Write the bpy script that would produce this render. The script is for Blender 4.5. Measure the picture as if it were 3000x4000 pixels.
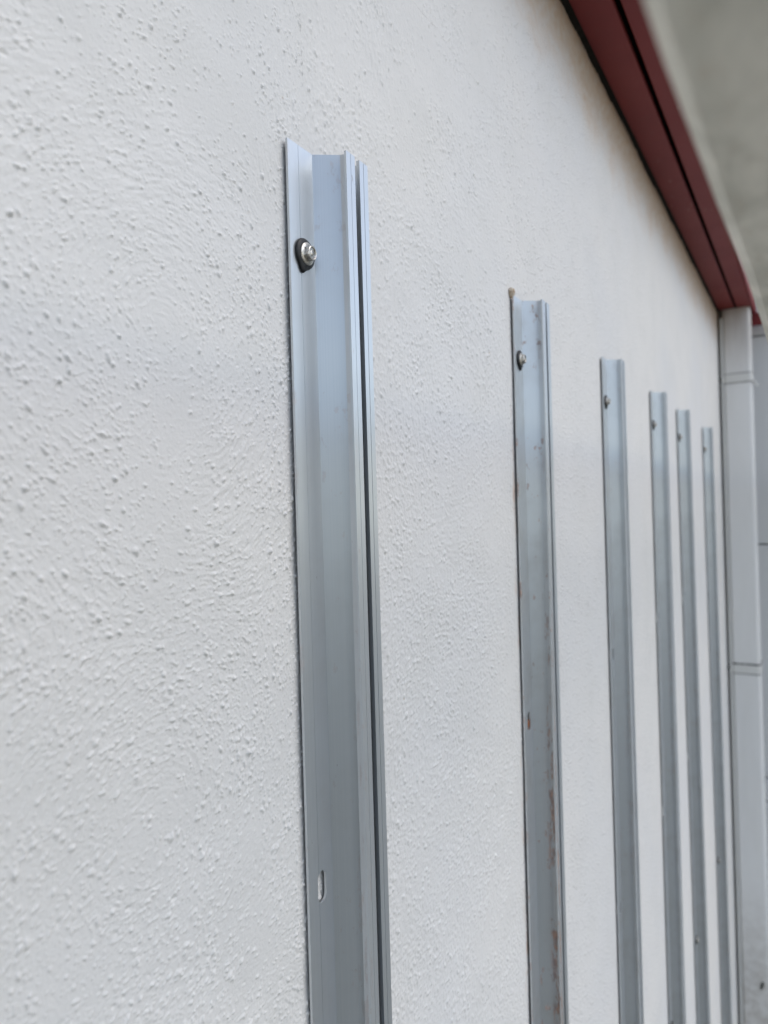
import bpy, bmesh, math, random
import numpy as np
from mathutils import Vector, Matrix

# ------------------------------------------------------------------ camera, sky, sun, exposure
scene = bpy.context.scene
for o in list(bpy.data.objects):
    bpy.data.objects.remove(o)
col = scene.collection
H0 = 2.35                                  # camera height above the ground
WALL_DIST = 0.28                           # camera distance from the wall (wall face is y = 0, x runs along it)
ALPHA = math.radians(30.54)                # angle between the view axis and the wall
ROLL = 0.030

cam_d = bpy.data.cameras.new('camera'); cam = bpy.data.objects.new('camera', cam_d); col.objects.link(cam)
fw = Vector((math.cos(ALPHA), math.sin(ALPHA), 0)); r0 = Vector((math.sin(ALPHA), -math.cos(ALPHA), 0)); u0 = Vector((0, 0, 1))
rr = r0 * math.cos(ROLL) - u0 * math.sin(ROLL); uu = u0 * math.cos(ROLL) + r0 * math.sin(ROLL)
cam.matrix_world = Matrix(((rr.x, uu.x, -fw.x, 0), (rr.y, uu.y, -fw.y, -WALL_DIST), (rr.z, uu.z, -fw.z, H0), (0, 0, 0, 1)))
cam_d.sensor_width = 36; cam_d.sensor_fit = 'AUTO'; cam_d.lens = 25.2
cam_d.clip_start = 0.005; cam_d.clip_end = 500
cam_d.dof.use_dof = True; cam_d.dof.focus_distance = 0.50; cam_d.dof.aperture_fstop = 7.4
scene.camera = cam

SUN_EL, SUN_AZ = math.radians(49), math.radians(286)     # azimuth measured from +x towards +y; the sun stands on the camera's side of the wall
w = bpy.data.worlds.new('World'); scene.world = w; w.use_nodes = True
nt = w.node_tree; nt.nodes.clear()
out = nt.nodes.new('ShaderNodeOutputWorld'); bg = nt.nodes.new('ShaderNodeBackground')
sky = nt.nodes.new('ShaderNodeTexSky'); sky.sky_type = 'NISHITA'; sky.sun_disc = False
sky.sun_elevation = SUN_EL; sky.sun_rotation = math.radians(90) - SUN_AZ
sky.air_density = 1.0; sky.dust_density = 1.2; sky.ozone_density = 1.0
hs = nt.nodes.new('ShaderNodeHueSaturation'); hs.inputs['Saturation'].default_value = 0.74
nt.links.new(sky.outputs[0], hs.inputs['Color']); nt.links.new(hs.outputs[0], bg.inputs['Color']); nt.links.new(bg.outputs[0], out.inputs[0])
bg.inputs['Strength'].default_value = 0.12
sun_d = bpy.data.lights.new('sun', 'SUN'); sun_d.energy = 0.5; sun_d.angle = math.radians(50); sun_d.color = (1.0, 0.97, 0.93)
sun = bpy.data.objects.new('sun', sun_d); col.objects.link(sun)
sd = Vector((math.cos(SUN_EL) * math.cos(SUN_AZ), math.cos(SUN_EL) * math.sin(SUN_AZ), math.sin(SUN_EL)))
sun.rotation_euler = sd.to_track_quat('Z', 'Y').to_euler(); sun.location = sd * 20

vs = scene.view_settings
vs.view_transform = 'Standard'; vs.look = 'None'; vs.exposure = 0.66; vs.gamma = 1.0; vs.use_curve_mapping = False
scene.render.engine = 'CYCLES'
scene.cycles.max_bounces = 6; scene.cycles.diffuse_bounces = 3; scene.cycles.glossy_bounces = 3; scene.cycles.transmission_bounces = 1; scene.cycles.transparent_max_bounces = 2
scene.cycles.caustics_reflective = False; scene.cycles.caustics_refractive = False
scene.render.resolution_x = 768; scene.render.resolution_y = 1024

# ------------------------------------------------------------------ helpers
rng = np.random.default_rng(11)
random.seed(5)

def tag(o, label=None, cat=None, group=None, kind=None):
    if label: o['label'] = label
    if cat: o['category'] = cat
    if group: o['group'] = group
    if kind: o['kind'] = kind
    return o

def empty(name, loc=(0, 0, 0)):
    o = bpy.data.objects.new(name, None); col.objects.link(o); o.location = loc; o.empty_display_size = 0.05
    return o

def mesh_obj(name, verts, faces, mat, parent=None, smooth=False):
    me = bpy.data.meshes.new(name); me.from_pydata(verts, [], faces); me.update()
    if mat: me.materials.append(mat)
    if smooth: me.polygons.foreach_set('use_smooth', [True] * len(me.polygons))
    o = bpy.data.objects.new(name, me); col.objects.link(o); o.parent = parent
    return o

def bm_obj(name, bm, mat, parent=None, smooth=None):
    bmesh.ops.recalc_face_normals(bm, faces=bm.faces)
    me = bpy.data.meshes.new(name); bm.to_mesh(me); bm.free()
    if mat: me.materials.append(mat)
    if smooth is not None:
        me.polygons.foreach_set('use_smooth', [True] * len(me.polygons))
        try: me.set_sharp_from_angle(angle=math.radians(smooth))
        except Exception: pass
    o = bpy.data.objects.new(name, me); col.objects.link(o); o.parent = parent
    return o

def box_bm(x0, x1, y0, y1, z0, z1, bevel=0.0, seg=1, bm=None):
    bm = bm or bmesh.new()
    r = bmesh.ops.create_cube(bm, size=1.0)
    for v in r['verts']:
        v.co = Vector((x0 + (v.co.x + .5) * (x1 - x0), y0 + (v.co.y + .5) * (y1 - y0), z0 + (v.co.z + .5) * (z1 - z0)))
    if bevel:
        bmesh.ops.bevel(bm, geom=list({e for v in r['verts'] for e in v.link_edges}), offset=bevel, segments=seg, affect='EDGES', profile=0.5)
    return bm

class N:
    """small node-tree builder"""
    def __init__(s, name):
        s.m = bpy.data.materials.new(name); s.m.use_nodes = True; s.t = s.m.node_tree
        s.b = s.t.nodes['Principled BSDF']
    def n(s, typ, **kw):
        nd = s.t.nodes.new(typ)
        for k, v in kw.items(): setattr(nd, k, v)
        return nd
    def l(s, a, b): s.t.links.new(a, b)
    def val(s, sock, v):
        if isinstance(v, (int, float, tuple, list)): sock.default_value = v
        else: s.l(v, sock)
    def math(s, op, a, b=None, c=None, clamp=False):
        nd = s.n('ShaderNodeMath', operation=op, use_clamp=clamp)
        for i, v in enumerate((a, b, c)):
            if v is not None: s.val(nd.inputs[i], v)
        return nd.outputs[0]
    def ramp(s, v, lo, hi, a=0.0, b=1.0):
        nd = s.n('ShaderNodeMapRange', interpolation_type='SMOOTHSTEP')
        s.val(nd.inputs['Value'], v)
        for k, x in (('From Min', lo), ('From Max', hi), ('To Min', a), ('To Max', b)): s.val(nd.inputs[k], x)
        return nd.outputs[0]
    def noise(s, vec, scale, detail=3, rough=.55, dist=0.0, dim='3D'):
        nd = s.n('ShaderNodeTexNoise'); nd.inputs['Scale'].default_value = scale; nd.inputs['Detail'].default_value = detail
        nd.inputs['Roughness'].default_value = rough; nd.inputs['Distortion'].default_value = dist
        s.l(vec, nd.inputs['Vector']); return nd.outputs['Fac']
    def mapping(s, vec, scale=(1, 1, 1), rot=(0, 0, 0), loc=(0, 0, 0)):
        nd = s.n('ShaderNodeMapping'); nd.inputs['Scale'].default_value = scale; nd.inputs['Rotation'].default_value = rot; nd.inputs['Location'].default_value = loc
        s.l(vec, nd.inputs['Vector']); return nd.outputs[0]
    def mix(s, f, a, b):
        nd = s.n('ShaderNodeMix', data_type='RGBA'); s.val(nd.inputs['Factor'], f)
        for k, v in (('A', a), ('B', b)):
            sk = [i for i in nd.inputs if i.name == k and i.type == 'RGBA'][0]
            if isinstance(v, tuple): sk.default_value = (*v, 1) if len(v) == 3 else v
            else: s.l(v, sk)
        return [o for o in nd.outputs if o.type == 'RGBA'][0]
    def pos(s): return s.n('ShaderNodeNewGeometry').outputs['Position']
    def obj(s): return s.n('ShaderNodeTexCoord').outputs['Object']
    def sep(s, v):
        nd = s.n('ShaderNodeSeparateXYZ'); s.l(v, nd.inputs[0]); return nd.outputs
    def bump(s, h, strength=1.0, dist=0.001, normal=None):
        nd = s.n('ShaderNodeBump'); nd.inputs['Strength'].default_value = strength; nd.inputs['Distance'].default_value = dist
        s.l(h, nd.inputs['Height'])
        if normal is not None: s.l(normal, nd.inputs['Normal'])
        return nd.outputs[0]
    def set(s, color=None, rough=None, metal=None, normal=None, spec=None):
        for k, v in (('Base Color', color), ('Roughness', rough), ('Metallic', metal), ('Specular IOR Level', spec)):
            if v is None: continue
            if isinstance(v, tuple): v = (*v, 1)
            s.val(s.b.inputs[k], v)
        if normal is not None: s.l(normal, s.b.inputs['Normal'])
        return s.m

# ------------------------------------------------------------------ materials
def plaster_material(name, mode):
    """mode 0: modelled relief; 1: modelled relief fading into bump; 2: bump only"""
    k = N(name); p = k.pos(); x, y, z = k.sep(p)
    zr = k.math('SUBTRACT', z, H0)
    big = k.noise(p, 2.3, 2, .5); mid = k.noise(p, 11, 3, .6); fine = k.noise(p, 75, 2, .6)
    base = k.mix(k.ramp(big, .32, .68), (.82, .80, .765), (.775, .768, .755))
    base = k.mix(k.math('MULTIPLY', k.ramp(mid, .42, .78), .45), base, (.725, .715, .685))
    if mode:
        # warm stain where rain and dust run off the eaves board
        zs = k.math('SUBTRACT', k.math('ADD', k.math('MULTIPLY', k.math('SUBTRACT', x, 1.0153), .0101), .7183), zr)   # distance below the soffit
        edge = k.math('ADD', k.math('MULTIPLY', k.math('SUBTRACT', mid, .5), .12), k.math('MULTIPLY', k.math('SUBTRACT', big, .5), .05))
        st = k.ramp(k.math('ADD', zs, edge), .035, .17, 1.0, 0.0)
        st = k.math('MULTIPLY', st, k.ramp(fine, .25, .7, .55, 1.0))
        base = k.mix(k.math('MULTIPLY', st, .95), base, (.66, .50, .355))
        base = k.mix(k.ramp(k.math('ADD', zs, k.math('MULTIPLY', k.math('SUBTRACT', fine, .5), .02)), .0, .010, .6, 0.0), base, (.14, .115, .09))  # narrow dark band directly below the soffit line
        # rust-coloured smear beside the second rail's left edge
        rail_x = k.math('ADD', .7652, k.math('MULTIPLY', k.math('SUBTRACT', zr, .237), .0093))
        dx = k.math('ABSOLUTE', k.math('SUBTRACT', rail_x, x))
        sm = k.math('MULTIPLY', k.ramp(dx, .002, .013, 1.0, 0.0), k.ramp(zr, .20, .26, 1.0, 0.0))
        vn = k.noise(k.mapping(p, (60, 60, 16)), 1.0, 3, .65)
        base = k.mix(k.math('MULTIPLY', k.math('MULTIPLY', sm, k.ramp(vn, .50, .70)), .6), base, (.56, .30, .15))
        # faint hairline crack along a joint of the wall behind the plaster
        wob = k.noise(p, 22, 4, .6)
        c1 = k.math('ABSOLUTE', k.math('SUBTRACT', k.math('ADD', zr, k.math('MULTIPLY', k.math('SUBTRACT', wob, .5), .020)), .4385))
        wd = k.ramp(fine, .35, .65, .0002, .0009)
        c1 = k.math('MULTIPLY', k.ramp(c1, .0, wd, 1, 0), k.math('MULTIPLY', k.ramp(x, .52, .56), k.ramp(x, .84, .92, 1, 0)))
        base = k.mix(k.math('MULTIPLY', c1, .42), base, (.42, .40, .36))
    # a few rust freckles
    vor = k.n('ShaderNodeTexVoronoi'); vor.inputs['Scale'].default_value = 30; k.l(p, vor.inputs['Vector'])
    fr = k.math('MULTIPLY', k.ramp(vor.outputs['Distance'], .02, .05, 1, 0), k.math('GREATER_THAN', k.sep(vor.outputs['Color'])[0], .84))
    base = k.mix(k.math('MULTIPLY', fr, .5), base, (.45, .31, .18))
    # fine relief
    nrm = k.bump(k.noise(p, 430, 2, .6), .40, .0008)
    if mode:
        v2 = k.n('ShaderNodeTexVoronoi'); v2.inputs['Scale'].default_value = 210; k.l(p, v2.inputs['Vector'])
        g = k.math('MULTIPLY', k.ramp(v2.outputs['Distance'], .10, .50, 1, 0), k.ramp(k.sep(v2.outputs['Color'])[0], .40, .8))
        streak = k.noise(k.mapping(p, (330, 330, 110), (0, math.radians(22), 0)), 1.0, 2, .6)
        hh = k.math('ADD', g, k.math('MULTIPLY', streak, 1.0))
        if mode == 1: hh = k.math('MULTIPLY', hh, k.ramp(x, .69, .80))
        nrm = k.bump(hh, .75, .0013, nrm)
    return k.set(base, .95, 0.0, nrm, .1)

M = {}
for i_, n_ in enumerate(('plaster_near', 'plaster_mid', 'plaster_far')): M[n_] = plaster_material(n_, i_)

def rail_material(name, dirt, rust):
    k = N(name); p = k.obj(); x, y, z = k.sep(p)
    lines = k.noise(k.mapping(p, (900, 900, 2.0)), 1.0, 3, .6)
    blot = k.noise(p, 16, 4, .6); spk = k.noise(p, 170, 3, .6)
    c = k.mix(k.ramp(lines, .3, .7), (.66, .698, .725), (.69, .722, .745))
    c = k.mix(k.math('MULTIPLY', k.ramp(blot, .4, .75), .5 * dirt + .1), c, (.50, .50, .48))
    rough = k.math('ADD', .33, k.math('ADD', k.math('MULTIPLY', lines, .05), k.math('MULTIPLY', k.ramp(blot, .35, .8), .14 * dirt)))
    # small dark scuffs everywhere
    sc = k.ramp(k.noise(k.mapping(p, (260, 260, 90)), 1.0, 3, .6), .70, .76)
    sc = k.math('MULTIPLY', sc, k.ramp(k.noise(p, 12, 2, .5), .45, .62))
    c = k.mix(k.math('MULTIPLY', sc, .5 + .3 * dirt), c, (.16, .13, .11))
    mt = k.math('SUBTRACT', .74, k.math('MULTIPLY', sc, .6))
    if rust > 0:
        # rust-brown dirt gathers in the corner where the sloping side meets the neck
        d = k.math('ABSOLUTE', k.math('SUBTRACT', x, .0372))
        band = k.ramp(d, .0005, .0042, 1, 0)
        low = k.ramp(z, -.60, -.10, 1.0, .12)
        n1 = k.noise(k.mapping(p, (230, 230, 42)), 1.0, 5, .7)
        n2 = k.noise(p, 9, 3, .6)
        f1 = k.math('MULTIPLY', k.math('MULTIPLY', band, low), k.ramp(k.math('ADD', n1, k.math('MULTIPLY', k.math('SUBTRACT', n2, .5), .5)), .53, .61))
        web = k.math('MULTIPLY', k.ramp(x, .0255, .027), k.ramp(x, .037, .0385, 1, 0))
        n3 = k.noise(k.mapping(p, (120, 120, 70)), 1.0, 4, .65)
        f2 = k.math('MULTIPLY', web, k.ramp(k.math('ADD', n3, k.math('MULTIPLY', k.math('SUBTRACT', n2, .5), .35)), .61, .67))
        film = k.math('MULTIPLY', k.math('MULTIPLY', k.ramp(d, .0, .010, .28, 0), low), 1.0)
        edge = k.math('MULTIPLY', k.ramp(x, .0012, .0028, 1, 0), k.ramp(k.noise(k.mapping(p, (10, 10, 26)), 1.0, 4, .6), .52, .66))
        f = k.math('MULTIPLY', k.math('MAXIMUM', k.math('MAXIMUM', f1, k.math('MULTIPLY', f2, .7)), edge), rust, clamp=True)
        c = k.mix(k.math('MULTIPLY', film, rust), c, (.42, .34, .27))
        c = k.mix(f, c, k.mix(k.ramp(spk, .4, .6), (.50, .19, .06), (.26, .10, .045)))
        rough = k.math('ADD', rough, k.math('MULTIPLY', f, .4))
        mt = k.math('MULTIPLY', mt, k.math('SUBTRACT', 1.0, k.math('MAXIMUM', f, k.math('MULTIPLY', film, .6))))
    h = k.math('ADD', k.math('MULTIPLY', lines, .6), k.math('MULTIPLY', blot, .8))
    return k.set(c, rough, mt, k.bump(h, .12, .0006))

M['rail_clean'] = rail_material('anodised_rail_clean', .3, .16)
M['rail_rusty'] = rail_material('anodised_rail_rusty', .9, .62)
M['rail_dusty'] = rail_material('anodised_rail_dusty', .6, .12)

k = N('stainless_steel'); p = k.obj()
M['steel'] = k.set(k.mix(k.ramp(k.noise(p, 700, 3, .6), .45, .7), (.66, .63, .58), (.36, .33, .29)), k.math('ADD', .22, k.math('MULTIPLY', k.noise(p, 900, 2, .6), .18)), 1.0, k.bump(k.noise(p, 900, 3, .6), .15, .0002))
k = N('black_rubber'); p = k.obj()
M['rubber'] = k.set(k.mix(k.ramp(k.noise(p, 500, 3, .6), .5, .75), (.008, .009, .011), (.03, .03, .032)), .42, 0.0, None, .4)
k = N('rusty_dirt'); p = k.obj()
M['rust'] = k.set(k.mix(k.ramp(k.noise(p, 300, 4, .6), .4, .65), (.42, .15, .05), (.20, .08, .035)), .9, 0.0, k.bump(k.noise(p, 500, 3, .6), .6, .0006), .2)
k = N('sealant_foam'); p = k.pos()
M['foam'] = k.set(k.mix(k.ramp(k.noise(p, 160, 3, .6), .42, .6), (.70, .60, .48), (.42, .26, .14)), .85, 0.0, k.bump(k.noise(p, 500, 3, .6), .8, .0012), .25)

k = N('red_paint'); p = k.pos(); n = k.noise(p, 5, 4, .6); g = k.noise(k.mapping(p, (3, 90, 90)), 1.0, 3, .55)
c = k.mix(k.ramp(n, .3, .7), (.25, .036, .034), (.21, .032, .033))
scr = k.ramp(k.noise(k.mapping(p, (26, 120, 40), (0, 0, math.radians(32))), 1.0, 4, .65), .62, .68)
scr = k.math('MULTIPLY', scr, k.ramp(k.noise(p, 7, 2, .5), .50, .66))
c = k.mix(k.math('MULTIPLY', scr, .6), c, (.42, .20, .15))
c = k.mix(k.math('MULTIPLY', k.ramp(k.noise(p, 60, 4, .6), .55, .8), .25), c, (.20, .07, .06))
M['red'] = k.set(c, k.math('ADD', .42, k.math('MULTIPLY', n, .18)), 0.0, k.bump(k.math('ADD', g, k.noise(p, 300, 2, .6)), .12, .001), .22)

k = N('dark_gap_void'); p = k.pos()  # near-black colour puts the darkness of the closed gaps into the material
M['void'] = k.set(k.mix(k.noise(p, 40, 3, .6), (.015, .014, .012), (.03, .027, .022)), .95, 0.0, None, .1)

k = N('white_plastic_pipe'); p = k.pos(); x, y, z = k.sep(p)
n = k.noise(k.mapping(p, (14, 14, 3)), 1.0, 4, .6); n2 = k.noise(p, 30, 4, .65)
c = k.mix(k.ramp(n, .35, .75), (.92, .91, .885), (.88, .87, .84))
low = k.ramp(z, H0 - 1.95, H0 - 1.35, 1.0, 0.0); top = k.ramp(z, H0 + .40, H0 + .74, 0.0, 1.0)
c = k.mix(k.math('MULTIPLY', low, k.ramp(n2, .3, .7, .25, .7)), c, (.44, .40, .35))
c = k.mix(k.math('MULTIPLY', top, k.ramp(n, .2, .7, .35, .7)), c, (.46, .40, .34))
sp = k.ramp(k.noise(p, 26, 3, .55), .73, .77)
c = k.mix(k.math('MULTIPLY', sp, .55), c, (.14, .13, .12))
M['pipe'] = k.set(c, .38, 0.0, k.bump(n2, .08, .001), .45)
k = N('cream_strap'); p = k.pos()
M['strap'] = k.set(k.mix(k.noise(p, 50, 3, .6), (.84, .83, .79), (.76, .75, .71)), .5, 0.0, None, .4)
k = N('grime_ring'); p = k.pos()
M['grime'] = k.set(k.mix(k.ramp(k.noise(p, 60, 3, .6), .35, .65), (.10, .095, .09), (.36, .35, .33)), .8, 0.0, None, .2)
k = N('white_panel'); p = k.pos(); n = k.noise(k.mapping(p, (4, 4, 1.2)), 1.0, 4, .6)
M['panel'] = k.set(k.mix(k.ramp(n, .3, .75), (.92, .905, .875), (.88, .86, .83)), .55, 0.0, k.bump(n, .08, .002), .35)
k = N('joint_mortar'); p = k.pos()
M['joint'] = k.set(k.mix(k.noise(p, 80, 3, .6), (.05, .055, .05), (.10, .10, .09)), .9, 0.0, None, .15)

k = N('weathered_board'); p = k.pos()
n = k.noise(k.mapping(p, (22, 60, 30)), 1.0, 4, .6, .4); n2 = k.noise(k.mapping(p, (60, 190, 60)), 1.0, 4, .6)
c = k.mix(k.ramp(n, .3, .7), (.88, .84, .74), (.60, .58, .50)); c = k.mix(k.math('MULTIPLY', k.ramp(n2, .5, .75), .5), c, (.62, .55, .45))
M['board'] = k.set(c, .85, 0.0, k.bump(k.math('ADD', n, n2), .4, .0015), .25)
k = N('concrete_ground'); p = k.pos()
M['ground'] = k.set(k.mix(k.ramp(k.noise(p, .8, 5, .6), .35, .7), (.195, .19, .155), (.15, .145, .115)), .9, 0.0, k.bump(k.noise(p, 30, 4, .6), .4, .01), .25)

# ------------------------------------------------------------------ ground
tag(mesh_obj('ground', [(-150, -150, 0), (150, -150, 0), (150, 150, 0), (-150, 150, 0)], [(0, 1, 2, 3)], M['ground']), kind='structure')

# ------------------------------------------------------------------ stucco wall
def vnoise(x, y, cell, seed):
    """smooth value noise in -1..1"""
    r = np.random.default_rng(seed); G = 257
    lat = r.uniform(-1, 1, (G, G)).astype(np.float32)
    fx, fy = x / cell + 57.3, y / cell + 91.7
    ix, iy = np.floor(fx).astype(int), np.floor(fy).astype(int)
    tx, ty = (fx - ix).astype(np.float32), (fy - iy).astype(np.float32)
    tx = tx * tx * (3 - 2 * tx); ty = ty * ty * (3 - 2 * ty)
    a = lat[ix % G, iy % G]; b = lat[(ix + 1) % G, iy % G]; c = lat[ix % G, (iy + 1) % G]; d = lat[(ix + 1) % G, (iy + 1) % G]
    return (a * (1 - tx) + b * tx) * (1 - ty) + (c * (1 - tx) + d * tx) * ty

# trowel sweeps: centre, radius over which the sweep is felt
ARCS = [(0.10, -0.05, .22), (0.26, 0.10, .20), (0.30, -0.33, .10), (0.55, -0.20, .17), (0.60, 0.10, .25), (0.42, -0.42, .16), (0.75, -0.45, .18), (0.15, 0.33, .25), (0.70, 0.42, .22), (0.24, -0.16, .13)]
def stroke_angle(x, z):
    """direction of the trowel strokes at a point of the wall"""
    sx = np.zeros_like(x); sz = np.zeros_like(x)
    for cx, cz, r in ARCS:
        dx, dz = x - cx, z - cz; q = np.exp(-(dx * dx + dz * dz) / (2 * (r * .6) ** 2))
        t = np.arctan2(dz, dx) + math.pi / 2
        sx += q * np.cos(2 * t); sz += q * np.sin(2 * t)
    sx += .02 * math.cos(1.4); sz += .02 * math.sin(1.4)
    return .5 * np.arctan2(sz, sx)

def smooth(a, n):
    for _ in range(n):
        a = (np.roll(a, 1, 0) + 2 * a + np.roll(a, -1, 0)) * .25
        a = (np.roll(a, 1, 1) + 2 * a + np.roll(a, -1, 1)) * .25
    return a

def streaks(X, Z, st, width, length, seed):
    """noise dragged along the trowel strokes (line-integral convolution), about unit variance"""
    r = np.random.default_rng(seed); nz, nx = X.shape
    a = smooth(r.normal(0, 1, (nz, nx)).astype(np.float32), max(1, int((width / st) ** 2)))
    t = stroke_angle(X, Z) + .25 * vnoise(X, Z, .02, seed + 1); ca, sa = np.cos(t), np.sin(t)
    I, J = np.meshgrid(np.arange(nz), np.arange(nx), indexing='ij'); out = np.zeros_like(a); K = 6
    for q in range(-K, K + 1):
        d = q / K * length / st
        out += a[np.clip(np.rint(I + sa * d).astype(int), 0, nz - 1), np.clip(np.rint(J + ca * d).astype(int), 0, nx - 1)]
    return out / out.std()

XA, XB, XC, XE = .08, .385, .80, 3.262
def make_grains():
    """sand grains standing proud in the skim: position, angle, size, height, length ratio"""
    r = np.random.default_rng(101); x0, x1, z0, z1 = XA, XC, -.63, .74
    n = int((x1 - x0) * (z1 - z0) * 1e4 * 46)
    gx = r.uniform(x0, x1, n); gz = r.uniform(z0, z1, n)
    dens = np.clip(.45 - .55 * np.clip(gz, -.3, .42) + .36 * vnoise(gx, gz, .055, 9) + .30 * vnoise(gx, gz, .014, 10), .07, 1)
    keep = r.uniform(0, 1, n) < dens; gx, gz = gx[keep], gz[keep]; n = len(gx)
    ang = stroke_angle(gx, gz) + r.normal(0, .35, n)
    size = np.clip(r.lognormal(-.12, .42, n), .40, 2.6) * .00060
    hgt = size * r.uniform(.28, .90, n)
    hgt *= np.where(r.uniform(0, 1, n) < .06, -.7, 1.0)
    return np.stack([gx, gz, ang, size, hgt, r.uniform(1.0, 2.0, n)], -1)
GRAINS = make_grains()

def relief(xs, zs, seed):
    """height of the plaster (metres, positive towards the viewer) on a grid"""
    X, Z = np.meshgrid(xs, zs); st = xs[1] - xs[0]
    h = .0007 * vnoise(X, Z, .11, 3) + .0004 * vnoise(X, Z, .035, 4)
    patch = np.clip(.55 + .75 * vnoise(X, Z, .055, 8) + .25 * vnoise(X, Z, .02, 7), .10, 1.2)       # some patches were rubbed smooth
    patch = patch * np.clip(np.abs(X - XB) / .004, 0, 1) * (.85 if st < .0008 else .85)
    h += patch * (.000085 * streaks(X, Z, st, .0006, .0030, seed + 11) + .000075 * streaks(X, Z, st, .0012, .0026, seed + 21))
    x0, x1, z0, z1 = xs[0], xs[-1], zs[0], zs[-1]; nx, nz = len(xs), len(zs)
    g = GRAINS; g = g[(g[:, 0] > x0 - .003) & (g[:, 0] < x1 + .003) & (g[:, 1] > z0) & (g[:, 1] < z1)]
    for gx, gz, an, s0, hg, e in g.tolist():
        s = max(s0, st * 1.08); R = s * e; hg *= (s0 / s) ** .35
        a, b = max(0, int((gx - R - x0) / st)), min(nx, int((gx + R - x0) / st) + 2)
        c, d = max(0, int((gz - R - z0) / st)), min(nz, int((gz + R - z0) / st) + 2)
        if a >= b or c >= d: continue
        dx = xs[a:b][None, :] - gx; dz = zs[c:d][:, None] - gz
        ca, sa = math.cos(an), math.sin(an)
        u = (dx * ca + dz * sa) / R; v = (-dx * sa + dz * ca) / s
        q = np.clip(1 - u * u - v * v, 0, 1)
        h[c:d, a:b] += hg * q * (.6 + .4 * q)
    return h

verts, faces, mats = [], [], []
def add_block(x0, x1, z0, z1, st, seed):
    xs = np.arange(x0, x1 + st * .5, st); zs = np.arange(z0, z1 + st * .5, st)
    h = relief(xs, zs, seed)
    if x1 == XC: h *= np.clip((x1 - xs) / .10, 0, 1)[None, :]
    X, Z = np.meshgrid(xs, zs); V = np.stack([X, -h, Z + H0], -1).reshape(-1, 3)
    nx, nz = len(xs), len(zs); base = sum(len(v) for v in verts)
    i = (np.arange(nz - 1)[:, None] * nx + np.arange(nx - 1)[None, :]).reshape(-1) + base
    F = np.stack([i, i + 1, i + nx + 1, i + nx], -1)
    verts.append(V); faces.append(F); mats.append(np.full(len(F), 1 if x1 == XC else 0))
def add_quad(x0, x1, z0, z1):
    base = sum(len(v) for v in verts)
    verts.append(np.array([(x0, 0, z0 + H0), (x1, 0, z0 + H0), (x1, 0, z1 + H0), (x0, 0, z1 + H0)], float)); faces.append(np.array([[base, base + 1, base + 2, base + 3]])); mats.append(np.full(1, 2))
ZT, ZB = .95, -H0
add_block(XA, XB + .0025, -.36, .36, .00056, 101)
add_block(XB, XC, -.63, .74, .0010, 102)
add_quad(-2.2, XA, ZB, ZT); add_quad(XA, XB, ZB, -.36); add_quad(XA, XB, .36, ZT); add_quad(XB, XC, ZB, -.63); add_quad(XB, XC, .74, ZT); add_quad(XC, XE, ZB, ZT)
# body of the wall behind the plaster skin
b0 = sum(len(v) for v in verts)
bx = [(-2.2, .012), (XE, .012), (XE, .22), (-2.2, .22)]
verts.append(np.array([(x, y, zz) for zz in (0, ZT + H0) for x, y in bx], float))
faces.append(np.array([[0, 1, 5, 4], [1, 2, 6, 5], [2, 3, 7, 6], [3, 0, 4, 7], [4, 5, 6, 7]]) + b0); mats.append(np.full(5, 2))
V = np.concatenate(verts); F = np.concatenate(faces); Mi = np.concatenate(mats)
me = bpy.data.meshes.new('stucco_wall')
me.vertices.add(len(V)); me.vertices.foreach_set('co', V.astype(np.float32).ravel())
me.loops.add(F.size); me.loops.foreach_set('vertex_index', F.astype(np.int32).ravel())
me.polygons.add(len(F)); me.polygons.foreach_set('loop_start', np.arange(0, F.size, 4, dtype=np.int32))
for n_ in ('plaster_near', 'plaster_mid', 'plaster_far'): me.materials.append(M[n_])
me.polygons.foreach_set('material_index', Mi.astype(np.int32)); me.polygons.foreach_set('use_smooth', (Mi < 2))
me.update(calc_edges=True); me.validate()
wall = bpy.data.objects.new('stucco_wall', me); col.objects.link(wall)
tag(wall, 'white rough stucco wall that the metal rails are screwed to', 'wall')

# ------------------------------------------------------------------ metal rails
T = .0017
half = [(0.0, 0.0), (0.0, .0017), (.0108, .0017), (.01085, .0010), (.0112, .0017), (.0261, .0017), (.0369, .0168), (.0379, .0213), (.0337, .0220), (.0337, .0237),
        (.0388, .0237), (.03885, .0226), (.0394, .0237), (.0441, .0237), (.0441, .0213),
        (.0397, .0205), (.0386, .0158), (.0272, .0)]
AX = .0470                                       # the profile is symmetrical about this line
prof = half + [(2 * AX - x, y) for x, y in reversed(half)]
# two halves are joined by a thin bridge plate behind the slot so that the rail is one extrusion
left = half; right = [(2 * AX - x, y) for x, y in half]

def extrude_profile(bm, pts, z0, z1):
    lo = [bm.verts.new((x, -y, z0)) for x, y in pts]; hi = [bm.verts.new((x, -y, z1)) for x, y in pts]
    n = len(pts)
    for i in range(n): bm.faces.new((lo[i], lo[(i + 1) % n], hi[(i + 1) % n], hi[i]))
    bm.faces.new(lo[::-1]); bm.faces.new(hi)

RAIL_LEN = 1.98
SLOT_Z = (-.478, -.888)                        # empty slots, measured down from the rail's top end
def slot_outline(cx, cz, hw=.0046, hh=.0102, n=9):
    pts = []
    for i in range(n): a = math.pi * i / (n - 1); pts.append((cx + hw * math.cos(a), cz + (hh - hw) + hw * math.sin(a)))
    for i in range(n): a = math.pi + math.pi * i / (n - 1); pts.append((cx + hw * math.cos(a), cz - (hh - hw) + hw * math.sin(a)))
    return pts

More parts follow.
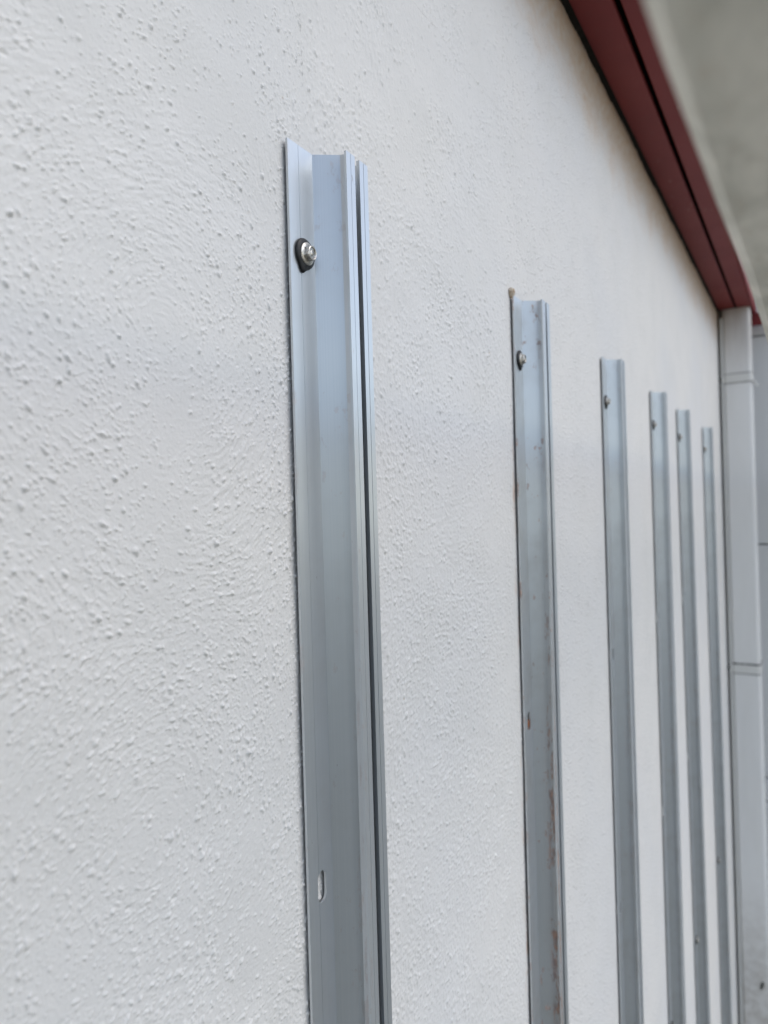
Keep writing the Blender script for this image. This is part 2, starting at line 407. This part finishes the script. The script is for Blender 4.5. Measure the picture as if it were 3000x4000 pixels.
def make_channel(mat, parent):
    bm = bmesh.new(); extrude_profile(bm, left, -RAIL_LEN, 0)
    o = bm_obj('channel', bm, mat, parent)
    cb = bmesh.new()
    for cz in SLOT_Z:
        pts = slot_outline(.0142, cz)
        a = [cb.verts.new((x, .004, z)) for x, z in pts]; b = [cb.verts.new((x, -.006, z)) for x, z in pts]; n = len(pts)
        for i in range(n): cb.faces.new((a[i], a[(i + 1) % n], b[(i + 1) % n], b[i]))
        cb.faces.new(a); cb.faces.new(b[::-1])
    c = bm_obj('cutter', cb, None, None)
    md = o.modifiers.new('slots', 'BOOLEAN'); md.operation = 'DIFFERENCE'; md.object = c; md.solver = 'EXACT'
    root_m = parent.matrix_world.copy()
    c.parent = parent                       # same space as the rail
    bpy.context.view_layer.update()
    me2 = bpy.data.meshes.new_from_object(o.evaluated_get(bpy.context.evaluated_depsgraph_get()))
    o.modifiers.clear(); bpy.data.objects.remove(c)
    bm = bmesh.new(); bm.from_mesh(me2)
    extrude_profile(bm, right, -RAIL_LEN, 0)
    box_bm(.0274, .0666, -.0013, -.0001, -RAIL_LEN, -.0005, bm=bm)     # plate that ties both halves together at the back
    bmesh.ops.recalc_face_normals(bm, faces=bm.faces)
    bm.to_mesh(me2); bm.free(); o.data = me2
    return o

def ring(bm, pts): return [bm.verts.new(p) for p in pts]
def loft(bm, rings, cap0=True, cap1=True):
    n = len(rings[0])
    for a, b in zip(rings, rings[1:]):
        for i in range(n): bm.faces.new((a[i], a[(i + 1) % n], b[(i + 1) % n], b[i]))
    if cap0: bm.faces.new(rings[0])
    if cap1: bm.faces.new(rings[-1][::-1])

def washer_mesh(tail, tail_ang, seed):
    """squeezed-out rubber washer with a drooping tongue"""
    r = random.Random(seed); bm = bmesh.new(); n = 40
    def outline(scale, y):
        pts = []
        for i in range(n):
            a = 2 * math.pi * i / n
            d = math.atan2(math.sin(a - tail_ang), math.cos(a - tail_ang))
            R = .0099 * scale + .00025 * math.sin(3 * a + seed) * scale + tail * math.exp(-(d / .26) ** 2) * (scale if scale > .8 else scale * .35)
            pts.append((R * math.cos(a), y, R * math.sin(a)))
        return ring(bm, pts)
    loft(bm, [outline(.97, .0), outline(1.02, -.0008), outline(1.0, -.0018), outline(.90, -.0026), outline(.70, -.0030), outline(.62, -.0033)])
    return bm

def head_mesh():
    """hex head with a dished top"""
    bm = bmesh.new(); n = 36; y0 = -.0046
    def hexr(a, s): 
        b = (a + math.pi / 6) % (math.pi / 3) - math.pi / 6
        return s / math.cos(b)
    def rg(fn, y): return ring(bm, [(fn(2 * math.pi * i / n) * math.cos(2 * math.pi * i / n), y, fn(2 * math.pi * i / n) * math.sin(2 * math.pi * i / n)) for i in range(n)])
    s = .0045
    loft(bm, [rg(lambda a: hexr(a, s), y0 + .001), rg(lambda a: hexr(a, s), y0 - .0030), rg(lambda a: min(hexr(a, s), s * 1.03), y0 - .0036), rg(lambda a: s * .90, y0 - .0039),
              rg(lambda a: s * .80, y0 - .0037), rg(lambda a: s * .72, y0 - .0031), rg(lambda a: s * .42, y0 - .0031), rg(lambda a: s * .30, y0 - .0034), rg(lambda a: s * .08, y0 - .0036)])
    return bm
def flange_mesh():
    bm = bmesh.new(); n = 36
    def rg(R, y): return ring(bm, [(R * math.cos(2 * math.pi * i / n), y, R * math.sin(2 * math.pi * i / n)) for i in range(n)])
    loft(bm, [rg(.0070, -.0026), rg(.0072, -.0031), rg(.0071, -.0037), rg(.0063, -.0043), rg(.0040, -.0047)])
    return bm

def add_screw(parent, lz, tail, tail_ang, seed, tilt):
    h = bm_obj('screw', head_mesh(), M['steel'], parent, 28)
    h.location = (.0142, -T, lz); h.scale = (1, .82, 1); h.rotation_euler = (tilt[0], random.Random(seed).uniform(0, 1), tilt[1])
    f = bm_obj('flange', flange_mesh(), M['steel'], h, 28)
    wv = bm_obj('rubber_washer', washer_mesh(tail, tail_ang, seed), M['rubber'], h, 60)
    wv.matrix_parent_inverse = h.rotation_euler.to_matrix().to_4x4().inverted()   # the washer lies flat on the rail
    return h

# wall x of the left edge, lean in x per metre going down, material, label, tail of the rubber
RAILS = [
    (.3613, -.0018, 'rail_clean', 'nearest and largest grey metal rail, clean, in sharp focus on the white wall', (.0030, -1.85), (.06, .05)),
    (.7652, -.0093, 'rail_rusty', 'rust-stained grey metal rail, second from the left', (.0030, -1.57), (.0, .03)),
    (1.1688, -.0034, 'rail_dusty', 'grey metal rail third from the left, just right of the rust-stained one', (.0030, -1.57), (.03, -.02)),
    (1.5838, .0039, 'rail_dusty', 'blurred grey metal rail, fourth from the left, with a screw at the very bottom edge', (.0026, -1.6), (-.02, .02)),
    (1.9400, .0262, 'rail_dusty', 'slim blurred metal rail, fifth from the left, second nearest to the white downpipe', (.0026, -1.5), (.02, .02)),
    (2.4608, .0270, 'rail_dusty', 'shortest-looking blurred metal rail, right next to the white downpipe', (.0026, -1.55), (.0, .0)),
]
TOP = .2376
LOWER_SCREW = [-.41, -.41, -.41, -1.347, -1.368, -1.389]
for i, (x0, lean, mk, lab, (tail, ta), tilt) in enumerate(RAILS):
    root = empty('mounting_rail', (x0, -.0026, H0 + TOP)); root.rotation_euler = (0, math.atan(-lean), 0)
    tag(root, lab, 'metal rail', 'metal rails screwed upright to the stucco wall')
    make_channel(M[mk], root)
    add_screw(root, -.0697, tail, ta, i + 1, tilt)
    add_screw(root, LOWER_SCREW[i] if i > 2 else -1.30, .0026, -1.57, i + 21, (0, 0))
    if i == 1:      # rusty dirt caught in the bottom of the slot
        bm = bmesh.new(); bmesh.ops.create_uvsphere(bm, u_segments=14, v_segments=10, radius=1.0)
        for v in bm.verts:
            q = v.co; j = 1 + .15 * math.sin(9 * q.x + 4 * q.z)
            v.co = Vector((.0142 + q.x * .0034 * j, -.0002 + q.y * .0012, SLOT_Z[0] - .0040 + q.z * .0054 * j))
        bm_obj('rust_deposit', bm, M['rust'], root, 60)
        bm = bmesh.new(); bmesh.ops.create_icosphere(bm, subdivisions=3, radius=1.0)
        for v in bm.verts:
            q = v.co.copy(); j = 1 + .22 * math.sin(7 * q.x + 3) * math.sin(6 * q.z + 1) + .12 * math.sin(15 * q.y + 11 * q.x)
            wz = .0085 if q.z < 0 else .0055
            v.co = Vector((.0005 + q.x * .0040 * j * (1 - .35 * max(0, -q.z)), .0005 + q.y * .0034 * j, .0040 + q.z * wz * .78 * j))
        bm_obj('sealant_lump', bm, M['foam'], root, 60)

# ------------------------------------------------------------------ eaves: two red boards under a roof edge
eav = empty('red_eaves', (1.0, 0, H0 + .72))
tag(eav, 'dark red painted eaves boards with a black gap along the top of the wall', 'eaves')
SL = (.7387 - .7183) / (3.0384 - 1.0153)
def soffit_z(x): return H0 + .7183 + (x - 1.0153) * SL
def long_board(name, y0, y1, x0, x1, thick, mat, dz=0.0, bevel=.0015):
    bm = box_bm(x0, x1, y0, y1, 0, thick, bevel, 1)
    bmesh.ops.bisect_plane(bm, geom=bm.verts[:] + bm.edges[:] + bm.faces[:], plane_co=((x0 + x1) / 2, 0, 0), plane_no=(1, 0, 0))
    for v in bm.verts: v.co.z += soffit_z(v.co.x) + dz
    o = bm_obj(name, bm, mat, None); o.parent = eav; o.matrix_parent_inverse = Matrix.Translation(eav.location).inverted()
    return o
long_board('board', -.0606, -.0060, -2.2, 3.060, .009, M['red'])
long_board('board', -.1180, -.0698, -2.2, 3.205, .009, M['red'], dz=-.0015)
long_board('backing', -.1180, .20, -2.2, 3.40, .04, M['void'], dz=.045, bevel=0)
long_board('fascia', -.1250, -.1190, -2.2, 3.40, .12, M['red'], dz=-.004)
r = random.Random(3); bm = bmesh.new(); prev = None; x = -.4; dj = .004
while x < 3.055:
    dj = min(.0085, max(.0015, dj + r.uniform(-.0016, .0016))); zz = soffit_z(x)
    sec = [bm.verts.new((x, .004, zz + .006)), bm.verts.new((x, .004, zz - dj - .001)), bm.verts.new((x, -.0016, zz - dj)), bm.verts.new((x, -.0075, zz - .0005 + r.uniform(-.0005, .0)) ), bm.verts.new((x, -.0075, zz + .006))]
    if prev:
        for q in range(5): bm.faces.new((prev[q], prev[(q + 1) % 5], sec[(q + 1) % 5], sec[q]))
    prev = sec; x += .006
o = bm_obj('dark_gap_strip', bm, M['void'], None); o.parent = eav; o.matrix_parent_inverse = Matrix.Translation(eav.location).inverted()  # near-black strip put in to draw the ragged dark gap between wall and board
bm = box_bm(3.180, 3.203, -.26, -.070, 0, .048, .0015)
for v in bm.verts: v.co.z += soffit_z(3.19) - .0485
o = bm_obj('end_board', bm, M['red'], None); o.parent = eav; o.matrix_parent_inverse = Matrix.Translation(eav.location).inverted()

# ------------------------------------------------------------------ white square downpipe in the corner
pipe = empty('downpipe', (3.09, -.06, 0))
tag(pipe, 'white square downpipe with straps in the corner below the red eaves', 'downpipe')
def rounded_loop(x0, x1, y0, y1, r, n=6):
    pts = []
    for cx, cy, a0 in ((x1 - r, y1 - r, 0), (x0 + r, y1 - r, 90), (x0 + r, y0 + r, 180), (x1 - r, y0 + r, 270)):
        for i in range(n + 1):
            a = math.radians(a0 + 90 * i / n); pts.append((cx + r * math.cos(a), cy + r * math.sin(a)))
    return pts
def tube(name, lp, z0, z1, mat, parent, inset=0.0):
    bm = bmesh.new(); a = [bm.verts.new((x, y, z0)) for x, y in lp]; b = [bm.verts.new((x, y, z1)) for x, y in lp]; n = len(lp)
    for i in range(n): bm.faces.new((a[i], a[(i + 1) % n], b[(i + 1) % n], b[i]))
    bm.faces.new(a[::-1]); bm.faces.new(b)
    o = bm_obj(name, bm, mat, None, 50); o.parent = parent; o.matrix_parent_inverse = Matrix.Translation(parent.location).inverted(); return o
PX0, PX1, PY0, PY1 = 3.040, 3.140, -.1135, -.0175
tube('pipe', rounded_loop(PX0, PX1, PY0, PY1, .013), .02, soffit_z(3.04) - .0030, M['pipe'], pipe)
tube('edge_trim', rounded_loop(PX0 - .004, PX0 + .030, -.0172, -.0090, .0035), .02, soffit_z(3.04) - .035, M['strap'], pipe)
for z in (.470, -.640):
    s = tube('strap', rounded_loop(PX0 - .0022, PX1 + .0022, PY0 - .0022, PY1 + .0022, .015), H0 + z - .016, H0 + z + .016, M['strap'], pipe)
    for dz, hh_ in ((-.0190, .0026), (.0165, (.0060 if z < 0 else .0022))):
        g_ = tube('grime_line', rounded_loop(PX0 - .0020, PX1 + .0020, PY0 - .0020, PY1 + .0020, .015), H0 + z + dz, H0 + z + dz + hh_, M['grime'], s)  # dark grime lines along the strap edges, modelled as thin rings
    bm = box_bm(PX0 + .012, PX0 + .030, PY1 - .002, .012, H0 + z - .009, H0 + z + .009, .001)
    c = bm_obj('strap_lug', bm, M['joint'], None); c.parent = s
bm = box_bm(-.0015, .0015, -.0045, .0045, -.030, .004, .001)
c = bm_obj('strap_tail', bm, M['strap'], None); c.parent = pipe; c.location = (PX0 + .004 - 3.09, PY0 - .004 + .06, H0 + .455); c.rotation_euler = (math.radians(-38), 0, 0)
bm = bmesh.new(); bmesh.ops.create_icosphere(bm, subdivisions=2, radius=1.0)
for v in bm.verts: q = v.co; v.co = Vector((PX0 + q.x * .0012, -.0865 + q.y * .006 - q.z * .004, H0 - 1.838 + q.z * .017))
c = bm_obj('tar_spot', bm, M['joint'], None, 60); c.parent = pipe; c.matrix_parent_inverse = Matrix.Translation(pipe.location).inverted()

# ------------------------------------------------------------------ panelled wall closing the corner
pw = empty('panel_wall', (3.28, -.45, 0))
tag(pw, 'pale grey wall of wide horizontal panels behind the white downpipe', 'wall')
def pw_child(name, bm, mat):
    o = bm_obj(name, bm, mat, None); o.parent = pw; o.matrix_parent_inverse = Matrix.Translation(pw.location).inverted(); return o
pw_child('core', box_bm(3.274, 3.40, -1.0, .22, 0, H0 + .95), M['joint'])
ZJ = [-H0 + .02, -1.215, -1.120, -.176, .664, .94]
for a, b in zip(ZJ, ZJ[1:]):
    pw_child('panel', box_bm(3.262, 3.276, -1.002, -.003, H0 + a + .003, H0 + b - .003, .002), M['panel'])

# ------------------------------------------------------------------ weathered board just above the camera
bd = bmesh.new()
BZ = H0 + .080
pts = [(-.2600, .0200), (-.2600, .0022), (-.2632, 0.0), (-.3080, 0.0), (-.3110, .003), (-.3110, .0200)]
n = len(pts); NS = 60
rings_ = []
for j in range(NS + 1):
    x = -1.3 + (3.255 + 1.3) * j / NS; wob = .0006 * math.sin(j * 1.7) 
    rings_.append([bd.verts.new((x, y + .0007 - .0187 * (x - .12) + (wob if q in (1, 2) else 0), BZ + z)) for q, (y, z) in enumerate(pts)])
for a, b in zip(rings_, rings_[1:]):
    for i in range(n): bd.faces.new((a[i], a[(i + 1) % n], b[(i + 1) % n], b[i]))
bd.faces.new(rings_[0]); bd.faces.new(rings_[-1][::-1])
tag(bm_obj('overhead_board', bd, M['board']), 'blurred weathered grey board with a pale edge at the upper right', 'board')
